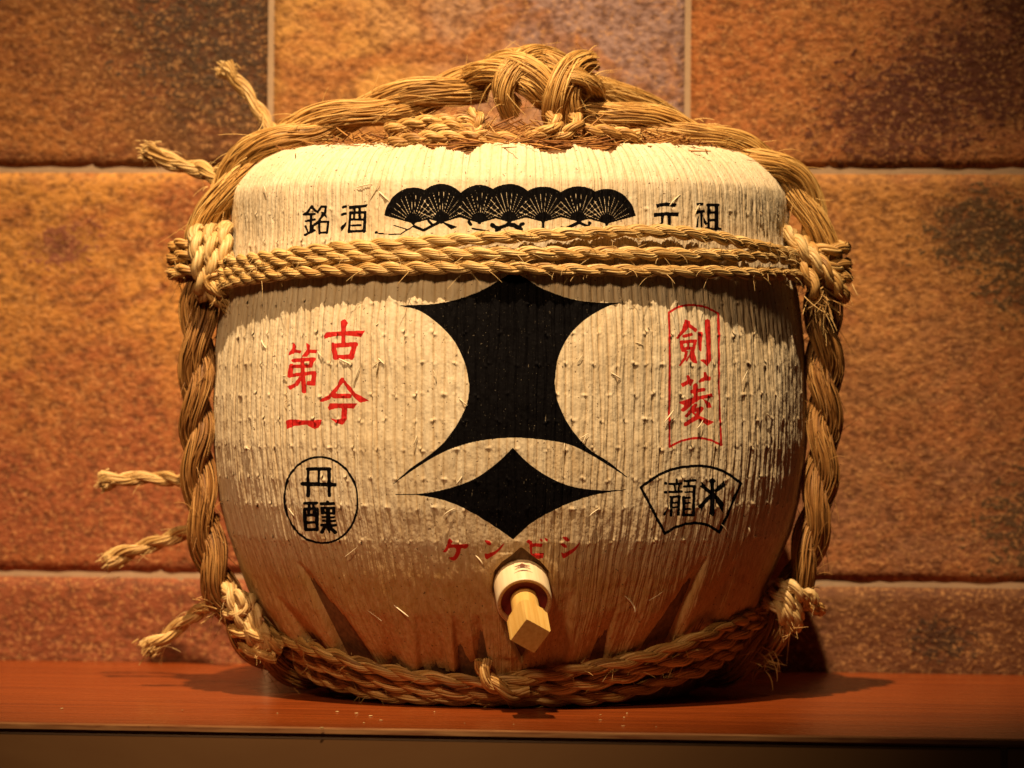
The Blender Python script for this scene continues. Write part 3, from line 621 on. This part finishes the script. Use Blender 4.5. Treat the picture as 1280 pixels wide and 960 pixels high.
# brown straw heaped on the lid: a low dome of stalks
tr = np.linspace(0.002, 0.268, 26); tz = np.interp(tr, [0, 0.06, 0.13, 0.20, 0.235, 0.256, 0.268], [0.558, 0.557, 0.550, 0.541, 0.535, 0.523, 0.507])
th = np.linspace(0, 2 * np.pi, 220, endpoint=False)
RRm = np.repeat(tr[:, None], 220, 1); TT = np.repeat(th[None, :], 26, 0)
ZZ = tz[:, None] + 0.003 * value_noise(TT * 14, RRm / 0.03, 51) + 0.0016 * value_noise(TT * 60, RRm / 0.02, 52)
lid = np_mesh('lid_straw', np.stack([RRm * np.sin(TT), -RRm * np.cos(TT), ZZ], -1).reshape(-1, 3), grid_faces(26, 220, True), M_OLD, barrel,
              {'tint': (0.12 + 0.25 * value_noise(TT * 40, RRm / 0.02, 53)).ravel(), 'along': RRm.ravel()})
bag = Bag()
for _ in range(3000):
    a = RNG.normal(0, 1.0); rr = 0.238 * math.sqrt(RNG.uniform(0.06, 1.0)); ln = RNG.uniform(0.03, 0.10)
    c = np.array([rr * math.sin(a), -rr * math.cos(a), np.interp(rr, tr, tz) + RNG.uniform(0.0, 0.007)])
    rad = np.array([math.sin(a), -math.cos(a), -0.18]); tan = np.array([math.cos(a), math.sin(a), 0])
    d = tan * RNG.choice([-1, 1]) + rad * RNG.normal(0, 0.28); d /= np.linalg.norm(d); t = np.linspace(-0.5, 0.5, 6)[:, None]
    H = c + d * ln * t + RNG.normal(0, 1, 3) * ln * RNG.choice([0.15, 0.35]) * (t ** 2) + np.array([0, 0, 1]) * ln * RNG.uniform(-.06, .10) * t
    bag.tube(H, RNG.uniform(0.0004, 0.0012) * np.array([.6, 1, 1, 1, .9, .4]), 4, RNG.uniform(0.15, 1.0), t[:, 0] * ln + RNG.uniform(0, 9))
o = bag.build('straw_stalks', M_LID, lid); o['kind'] = 'stuff'

# ------------------------------------------------------------------ ropes
def belt(px, off, zmin=0.0, back_dz=0.0, rmin=0.0):
    """photo waypoints laid on the barrel front, then carried round its back"""
    A = np.array([on_barrel(x, y, off) for x, y in px]); A[:, 2] = np.maximum(A[:, 2], zmin)
    A = catmull(A, 160)
    a0 = math.atan2(A[-1, 0], -A[-1, 1]); a1 = math.atan2(A[0, 0], -A[0, 1]) + 2 * math.pi
    back = []
    for t in np.linspace(0, 1, 60)[1:-1]:
        a = a0 + (a1 - a0) * t; zz = A[-1, 2] + (A[0, 2] - A[-1, 2]) * t; rr = r_of_z(zz) + off
        back.append((rr * math.sin(a), -rr * math.cos(a), zz))
    # ease the radius at both joins, then close
    return np.vstack([A, back, A[:1]])
R1 = 0.0073
B1 = [(287, 328), (330, 321), (369, 316), (423, 310), (501, 305), (600, 298), (700, 293), (800, 289), (850, 291), (897, 297), (951, 309), (993, 318)]
B2 = [(287, 341), (330, 332), (369, 326), (423, 322), (501, 318), (600, 317), (700, 316.5), (800, 317), (897, 319), (951, 321), (993, 325)]
B3 = [(287, 352), (330, 345), (369, 341), (423, 338), (501, 335.5), (600, 334), (700, 337), (800, 338.5), (897, 340), (951, 342), (993, 343)]
for q, b in enumerate((B1, B2, B3)):
    o = make_rope('belt_rope', belt(b, R1 + 0.0052), R1 * 0.90, M_BELT, barrel, 2, 0.050, 13, 0.0030, 1, 230, (0.005, 0.016), phase=q * 1.3)
A1 = [(338, 792), (402, 815), (480, 838), (560, 850), (601, 852), (629, 851), (675, 845), (720, 838), (759, 831), (819, 817), (897, 787), (963, 757)]
A2 = [(343, 808), (402, 832), (480, 854), (560, 865), (601, 867), (640, 864), (697, 859), (759, 850), (850, 825), (930, 790), (970, 768)]
A3 = [(350, 822), (402, 848), (480, 868), (560, 877), (629, 880), (700, 877), (776, 867), (873, 838), (945, 800), (975, 778)]
for q, b in enumerate((A1, A2, A3)):
    make_rope('base_rope', belt(b, R1 + 0.004, 0.0085), R1 * 1.0, M_ROPE, barrel, 2, 0.066, 13, 0.0033, 1, 120, (0.005, 0.014), phase=q * 2.1)

# thick rope over the top and down both sides
RB = 0.0208
def pts(lst): return np.array([P3(*p) for p in lst])
left = pts([(598, 104, -0.03), (560, 113, -0.035), (500, 128, -0.04), (420, 150, -0.045), (350, 176, -0.045), (302, 211, -0.04), (274, 250, -0.037), (258, 292, -0.037), (252, 340, -0.04), (248, 400, -0.05), (246, 470, -0.055), (246, 545, -0.055),
            (250, 615, -0.055), (259, 680, -0.055), (277, 738, -0.05), (305, 790, -0.05), (345, 828, -0.045), (392, 840, -0.03), (430, 842, -0.01)])
right = pts([(716, 128, -0.06), (760, 143, -0.06), (820, 158, -0.055), (880, 176, -0.05), (940, 197, -0.047), (985, 222, -0.042), (1010, 256, -0.038), (1022, 292, -0.037), (1027, 340, -0.04), (1029, 400, -0.05), (1031, 470, -0.05), (1030, 545, -0.05),
             (1024, 615, -0.05), (1012, 680, -0.05), (993, 735, -0.045), (968, 785, -0.04), (930, 825, -0.03), (885, 841, -0.01), (850, 842, 0.0)])
for pth, hd in ((left, 1), (right, -1)):
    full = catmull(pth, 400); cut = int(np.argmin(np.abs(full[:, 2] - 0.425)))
    make_rope('side_rope', full[cut - 8:], RB * 0.90, M_SIDE_SHADE, barrel, 2, 0.115, 56, 0.0046, hd, 260, (0.010, 0.030), 0.00042, loose=0.15, twist=-0.4)
    make_rope('binding_rope', full[:cut + 8], RB, M_BIG, barrel, 2, 0.165, 66, 0.0046, hd, 240, (0.010, 0.034), 0.00042, loose=0.13, twist=-0.3)
# knot on top: the thick rope thrown round itself
knot = [
    (pts([(585, 108, -0.02), (606, 92, -0.045), (634, 86, -0.065), (664, 98, -0.075), (684, 118, -0.070), (700, 132, -0.045)]), 0.0185, 1, 0.9),
    (pts([(592, 122, 0.02), (606, 92, 0.012), (630, 78, -0.008), (664, 80, -0.03), (694, 88, -0.05), (716, 104, -0.062), (722, 128, -0.060), (708, 146, -0.04)]), 0.0165, -1, 2.0),
    (pts([(640, 140, -0.068), (628, 118, -0.080), (636, 92, -0.078), (660, 74, -0.058), (688, 78, -0.02), (712, 92, 0.01), (752, 112, 0.035), (805, 134, 0.06), (850, 156, 0.10)]), 0.0150, 1, 0.2),
    (pts([(704, 152, -0.070), (702, 130, -0.088), (706, 108, -0.090), (716, 90, -0.072), (728, 82, -0.045)]), 0.0200, 1, 1.2),
    (pts([(690, 108, -0.06), (702, 94, -0.088), (722, 94, -0.094), (740, 106, -0.08), (744, 122, -0.05)]), 0.0105, -1, 0.4),
]
first = None
for pth, rad, hd, ph in knot:
    o = make_rope('top_knot' if first is None else 'knot_turn', catmull(pth, 120), rad, M_BIG, barrel if first is None else first, 2, 0.24, 64, 0.0044, hd, 330, (0.010, 0.03), 0.00042,
                  loose=0.14, twist=-0.3, phase=ph, split=first is None, child='strand')
    if first is None: first = o
# thin ropes and their knots lying on the lid straw
for pth in ([(484, 163, -0.19), (510, 156, -0.195), (545, 151, -0.195), (585, 151, -0.19), (598, 160, -0.185)], [(488, 180, -0.215), (520, 174, -0.22), (560, 171, -0.222), (610, 171, -0.224), (650, 175, -0.22)], [(540, 165, -0.2), (562, 158, -0.205), (590, 168, -0.205), (575, 180, -0.215), (545, 178, -0.22)],
            [(660, 178, -0.215), (668, 168, -0.222), (686, 164, -0.222), (698, 152, -0.215), (688, 146, -0.2)], [(690, 174, -0.215), (708, 166, -0.22), (724, 154, -0.212), (718, 146, -0.195)], [(588, 142, -0.18), (600, 150, -0.195), (596, 164, -0.2), (584, 160, -0.19)],
            [(730, 163, -0.2), (760, 165, -0.2), (800, 170, -0.19)]):
    make_rope('lid_rope', catmull(pts(pth), 60), 0.0068, M_ROPE, barrel, 2, 0.036, 8, 0.003, 1, 420, (0.008, 0.022))

def loop(c, e1, e2, a, b, n=70, start=0.0, span=2 * math.pi, drift=(0, 0, 0)):
    t = np.linspace(start, start + span, n)[:, None]
    return np.array(c) + a * np.cos(t) * np.array(e1) + b * np.sin(t) * np.array(e2) + np.array(drift) * (t - start) / span
def knot_of(name, loops, fray):
    """knot part: frayed ends as its own mesh, every turn of cord a sub-part"""
    bag = Bag()
    for (c, n, ln, spread) in fray:
        for _ in range(n):
            d = np.array(spread) + RNG.normal(0, 0.45, 3); d /= np.linalg.norm(d); l2 = ln * RNG.uniform(0.4, 1.1); t = np.linspace(0, 1, 6)[:, None]
            H = np.array(c) + RNG.normal(0, 0.006, 3) + d * l2 * t + RNG.normal(0, 1, 3) * l2 * 0.2 * t ** 2
            bag.tube(H, RNG.uniform(0.0004, 0.0009) * np.linspace(1, .4, 6), 3, RNG.uniform(0.2, 1), t[:, 0] * l2 + RNG.uniform(0, 9))
    ko = None
    for (pth, rad, m) in loops:
        kk = make_rope('cord_turn' if ko else name, pth, rad, m, ko or barrel, 2, 0.040, 8, 0.0026, 1, 60, (0.004, 0.012), split=False)
        ko = ko or kk
    fr = bag.build('frayed_ends', M_ROPE, ko); fr['kind'] = 'stuff'
    return ko
X_, Y_, Z_ = np.array([1., 0, 0]), np.array([0, 1., 0]), np.array([0, 0, 1.])
def up(deg): return np.array([math.sin(math.radians(deg)), 0, math.cos(math.radians(deg))])
L0, Rr0 = P3(264, 330, -0.062), P3(1016, 326, -0.062)
ll = []
for dx, tilt, hgt in ((-0.011, -6, 0.032), (0.003, -4, 0.034), (0.0165, -3, 0.036)):
    ll.append((loop(L0 + np.array([dx, 0, 0]), -Y_, up(tilt), 0.028, hgt, 80, 3.3, 6.1), 0.0083, M_PALE))
for py, rad in ((309, 0.024), (324, 0.026), (342, 0.025)):
    ll.append((loop(P3(247, py, -0.040), X_, -Y_ + 0.12 * Z_, rad, 0.026, 70), 0.0068, M_ROPE))
ll.append((catmull(pts([(300, 352, -0.085), (284, 364, -0.085), (268, 362, -0.092), (262, 348, -0.090), (276, 340, -0.092)]), 50), 0.0066, M_ROPE))
ll.append((catmull(pts([(258, 356, -0.080), (272, 374, -0.082), (292, 380, -0.080)]), 40), 0.0070, M_ROPE))
knot_of('side_knot', ll, [(P3(282, 372, -0.085), 45, 0.024, (0.3, -0.3, -0.8)), (P3(232, 340, -0.05), 24, 0.016, (-0.6, 0, -0.6))])
rl = []
for d, tilt, hgt in ((-0.012, -42, 0.030), (0.0, -40, 0.034), (0.013, -36, 0.034)):
    c = Rr0 + d * up(-40 + 90) * np.array([1, 1, -1]) * 1.05
    rl.append((loop(c, -Y_, up(tilt), 0.028, hgt, 80, 3.3, 6.1), 0.0074, M_PALE if d < 0.01 else M_ROPE))
for py, rad in ((310, 0.024), (330, 0.026), (346, 0.027)):
    rl.append((loop(P3(1026, py, -0.040), X_, -Y_ - 0.12 * Z_, rad, 0.025, 70), 0.0066, M_ROPE))
rl.append((catmull(pts([(1000, 330, -0.088), (1012, 346, -0.092), (1020, 366, -0.088), (1016, 380, -0.075)]), 40), 0.0070, M_ROPE))
knot_of('side_knot', rl, [(P3(1022, 372, -0.08), 60, 0.032, (0.2, -0.3, -0.8)), (P3(1046, 345, -0.05), 25, 0.018, (0.7, 0, -0.5))])
fl = []
for (a, b, c) in (((288, 738), (298, 766), (318, 800)), ((300, 746), (312, 772), (330, 806)), ((312, 750), (322, 778), (338, 808))):
    pth = catmull(np.array([P3(a[0] - 8, a[1] + 2, -0.04), P3(*a, -0.075), P3(*b, -0.085), P3(*c, -0.085), P3(c[0] + 4, c[1] + 10, -0.06)]), 60); fl.append((pth, 0.0078, M_PALE))
fl.append((catmull(pts([(282, 752, -0.07), (296, 744, -0.085), (306, 756, -0.09), (296, 768, -0.085), (284, 764, -0.07)]), 50), 0.0064, M_PALE))
fl.append((catmull(pts([(290, 788, -0.075), (312, 792, -0.09), (336, 800, -0.09), (352, 812, -0.085)]), 50), 0.0066, M_ROPE))
fl.append((catmull(pts([(300, 806, -0.075), (322, 816, -0.085), (345, 822, -0.085)]), 50), 0.0066, M_ROPE))
knot_of('foot_knot', fl, [(P3(332, 810, -0.085), 22, 0.016, (0.1, -0.4, -0.7)), (P3(268, 758, -0.05), 18, 0.016, (-0.8, -0.2, 0))])
gl = []
for (a, b, c) in (((978, 730), (994, 736), (1004, 748)), ((968, 742), (984, 748), (996, 764)), ((962, 752), (974, 762), (982, 778)), ((974, 746), (986, 762), (994, 776))):
    pth = catmull(np.array([P3(a[0] - 6, a[1] + 6, -0.05), P3(*a, -0.075), P3(*b, -0.088), P3(*c, -0.080), P3(c[0] + 2, c[1] + 8, -0.05)]), 50); gl.append((pth, 0.0068, M_PALE))
gl.append((loop(P3(1000, 752, -0.045), X_ - 0.4 * Z_, -Y_, 0.020, 0.024, 60), 0.0066, M_ROPE))
gl.append((catmull(pts([(1004, 748, -0.07), (1012, 740, -0.072), (1018, 750, -0.07), (1010, 760, -0.065)]), 40), 0.0062, M_PALE))
knot_of('foot_knot', gl, [(P3(985, 782, -0.08), 26, 0.014, (0.1, -0.3, -0.8)), (P3(955, 825, -0.05), 40, 0.02, (0.3, -0.2, -0.5))])
# small twist of rope tying the foot ropes at the front
q = [on_barrel(605, 826, 0.006), on_barrel(604, 838, 0.016), on_barrel(612, 852, 0.024), on_barrel(628, 862, 0.026), on_barrel(646, 868, 0.024), on_barrel(660, 862, 0.020)]
make_rope('front_tie', catmull(np.array(q), 60), 0.0085, M_ROPE, barrel, 2, 0.05, 10, 0.0028, 1, 160, (0.005, 0.014))
# loose tails knotted off behind the left side
for pth, rad in (([(345, 172, 0.10), (332, 150, 0.12), (310, 118, 0.13), (290, 95, 0.13), (272, 79, 0.125)], 0.0092), ([(275, 222, 0.06), (255, 213, 0.08), (225, 206, 0.09), (198, 196, 0.09), (174, 186, 0.085)], 0.0110),
                 ([(262, 606, 0.07), (225, 600, 0.10), (190, 597, 0.12), (150, 600, 0.12), (114, 604, 0.12)], 0.0088), ([(270, 652, 0.05), (240, 662, 0.08), (205, 676, 0.10), (160, 692, 0.11), (120, 706, 0.11)], 0.0098),
                 ([(292, 742, -0.03), (262, 756, 0.0), (235, 775, 0.02), (205, 798, 0.03), (170, 824, 0.03)], 0.0092)):
    p = catmull(pts(pth), 88)[:80]; p[:, 2] = np.maximum(p[:, 2], 0.012)
    p = p + np.stack([np.zeros(80), 0.002 * smooth_noise(80, 4), 0.0018 * smooth_noise(80, 4)], 1) * np.linspace(0, 1, 80)[:, None]
    tl = make_rope('rope_tail', p, rad, M_BELT, barrel, 2, 0.066, 18, 0.003, 1, 200, (0.006, 0.018), taper=[(0, 0.9), (0.75, 0.85), (0.92, 1.05), (1, 1.25)], loose=0.2)
    bag = Bag(); tip, d0 = p[-1], (p[-1] - p[-4]) / np.linalg.norm(p[-1] - p[-4])
    for _ in range(90):
        d = d0 + RNG.normal(0, 0.16, 3); l2 = RNG.uniform(0.002, 0.009); t = np.linspace(0, 1, 5)[:, None]
        H = tip - d0 * 0.007 + RNG.normal(0, rad * 0.5, 3) + d * l2 * t + np.array([0, 0, -1]) * 0.2 * l2 * t ** 2
        bag.tube(H, RNG.uniform(0.0005, 0.0011) * np.linspace(1, .5, 5), 3, RNG.uniform(0.2, 1), t[:, 0] * l2 + RNG.uniform(0, 9))
    fr = bag.build('frayed_end', M_BELT, tl); fr['kind'] = 'stuff'

# loose straws stuck on the painted mat
bag = Bag()
FL = [(432, 452, 20), (446, 470, 26), (471, 455, 16), (472, 460, 14), (455, 232, 24), (470, 238, 30), (480, 245, 18), (332, 235, 14), (360, 500, 12), (395, 680, 16), (440, 690, 22), (365, 640, 14), (730, 545, 14), (742, 640, 16), (836, 520, 20), (875, 530, 14), (870, 262, 16), (950, 265, 12),
      (575, 600, 12), (560, 640, 18), (800, 430, 12), (770, 470, 16), (930, 470, 18), (960, 520, 14), (330, 430, 16), (310, 560, 12), (545, 470, 16), (520, 550, 14), (905, 660, 16), (820, 650, 14), (470, 770, 24), (500, 762, 30), (790, 755, 26), (820, 745, 24), (600, 700, 14), (705, 560, 12), (842, 250, 22)]
for (x, y, ln) in FL + [(RNG.uniform(300, 980), RNG.uniform(380, 700), RNG.uniform(6, 14)) for _ in range(14)]:
    c = on_barrel(x, y, 0.0022)
    if sample(BLACK, np.array([x]), np.array([y]))[0] > 0.2: continue
    c = c + 0; l2 = ln * 0.00075; a = RNG.uniform(-1.2, 1.2) + (0 if RNG.random() < .6 else 1.57); t = np.linspace(-.5, .5, 6)[:, None]
    hz = math.atan2(c[0], -c[1]); tx = np.array([math.cos(hz), math.sin(hz), 0]); out = np.array([math.sin(hz), -math.cos(hz), 0])
    H = c + (tx * math.sin(a) + Z_ * math.cos(a)) * l2 * t + out * (0.0012 - RNG.uniform(0, 0.004) * t ** 2) + tx * RNG.normal(0, .25) * l2 * t ** 2
    bag.tube(H, RNG.uniform(0.0004, 0.0009) * np.array([.5, 1, 1, 1, .9, .4]), 4, RNG.uniform(0.5, 1), t[:, 0] * l2 + RNG.uniform(0, 9))
o = bag.build('loose_straw', M_WHITE, wrap); o['kind'] = 'stuff'

# ------------------------------------------------------------------ wooden tap
AL, GA = math.radians(26), math.radians(5.4)
ax = np.array([math.sin(GA) * math.cos(AL), -math.cos(GA) * math.cos(AL), -math.sin(AL)])
face = P3(655.7, 754.0, -0.292)                        # centre of the collar's front face
ey = np.cross(ax, X_); ey /= np.linalg.norm(ey); ey *= np.sign(ey[2]); ex = np.cross(ey, ax); ex *= np.sign(ex[0])
TM = Matrix(((ex[0], ey[0], ax[0], face[0]), (ex[1], ey[1], ax[1], face[1]), (ex[2], ey[2], ax[2], face[2]), (0, 0, 0, 1)))
def lathe(name, rz, material, parent, n=64, smooth=True):
    rz = np.array(rz); a = np.linspace(0, 2 * np.pi, n, endpoint=False)
    V = np.stack([rz[:, :1] * np.cos(a), rz[:, :1] * np.sin(a), np.repeat(rz[:, 1:], n, 1)], -1)
    return np_mesh(name, V.reshape(-1, 3), grid_faces(len(rz), n, True), material, parent, smooth=smooth)
RC = 0.0262
tap = lathe('tap', [(0.010, -0.075), (RC - 0.001, -0.075), (RC, -0.070), (RC, -0.0022), (RC - 0.0004, -0.0010), (RC - 0.0010, -0.0003)], M_COLLAR, barrel)
tap.matrix_local = TM; tap['label'] = 'wooden tap with pale collar and square stopper'
lathe('end_ring', [(RC - 0.0010, -0.0003), (RC - 0.0016, 0.0), (RC - 0.0036, 0.0), (RC - 0.0040, -0.0006), (RC - 0.0041, -0.0062)], M_RIM, tap)
lathe('recessed_face', [(RC - 0.0041, -0.0062), (RC - 0.0050, -0.0066), (0.0010, -0.0066)], M_REDWOOD, tap)
# stopper: round neck lofted into a square head standing on its corner
n = 64; a = np.linspace(0, 2 * np.pi, n, endpoint=False); rot = math.radians(45 + 11)
def sq(half, corner):
    c, s = np.cos(a - rot), np.sin(a - rot); k = np.maximum(np.abs(c), np.abs(s)); r = half / k
    return np.minimum(r, half * math.sqrt(2) * corner)
HS = 0.0138
sec = [(np.full(n, 0.0128), -0.007), (np.full(n, 0.0130), 0.010), (np.full(n, 0.0130), 0.0175), (sq(HS * 0.99, 0.86), 0.0225), (sq(HS, 0.985), 0.0265), (sq(HS, 0.985), 0.0605), (sq(HS * 0.95, 0.98), 0.0622), (np.full(n, 0.0002), 0.0622)]
V = np.stack([np.stack([r * np.cos(a), r * np.sin(a), np.full(n, zz)], -1) for r, zz in sec]).reshape(-1, 3)
o = np_mesh('stopper', V, grid_faces(len(sec), n, True), M_STICK, tap, smooth=True)
md = o.modifiers.new('edges', 'EDGE_SPLIT'); md.split_angle = math.radians(24)
# brand burnt into the collar: the small crest and a line, wrapped on the wood
def on_collar(u, w): th_ = math.pi / 2 - u / RC; return ((RC + 0.0002) * math.cos(th_), (RC + 0.0002) * math.sin(th_), w)
def brand(parts):
    V, Fc = [], []
    for p in parts:
        c = np.mean(p, axis=0); k0 = len(V); V.append(on_collar(*c))
        for q_ in p: V.append(on_collar(*q_))
        Fc += [(k0, k0 + 1 + i, k0 + 1 + (i + 1) % len(p)) for i in range(len(p))]
    return V, Fc
mm = 0.00122
star = [(0, -30.0), (-2.0, -27.6), (-6.2, -25.6), (-3.2, -23.4), (-6.4, -19.6), (-2.0, -20.6), (0, -20.9), (2.0, -20.6), (6.4, -19.6), (3.2, -23.4), (6.2, -25.6), (2.0, -27.6)]
line = [(-7.6, -13.6), (-3.5, -16.2), (0, -17.2), (3.5, -16.2), (7.6, -13.6), (3.5, -14.4), (0, -15.0), (-3.5, -14.4)]
V, Fc = brand([[(x * mm, y * 0.001) for x, y in p] for p in (star, line)])
py_mesh('brand_mark', V, Fc, M_BRAND, tap)

# ------------------------------------------------------------------ straw crumbs on the shelf
bag = Bag()
for _ in range(22):
    x = RNG.normal(-0.12, 0.16); y = RNG.uniform(-0.44, -0.25) if RNG.random() < .8 else RNG.uniform(-0.4, 0.1)
    if math.hypot(x, y) < 0.245: continue
    zz = -ROLL * x + 0.0006; a_ = RNG.uniform(0, 6.28); l2 = RNG.uniform(0.001, 0.005); t = np.linspace(-.5, .5, 4)[:, None]
    H = np.array([x, y, zz]) + np.array([math.cos(a_), math.sin(a_), 0]) * l2 * t + np.array([0, 0, 0.0005]) * np.abs(t)
    bag.tube(H, RNG.uniform(0.0003, 0.0007) * np.array([.4, 1, 1, .4]), 4, RNG.uniform(0.5, 1), t[:, 0] * l2)
o = bag.build('straw_crumbs', M_PALE); o['kind'] = 'stuff'; o['label'] = 'tiny pale straw crumbs scattered on the shelf before the barrel'; o['category'] = 'crumbs'
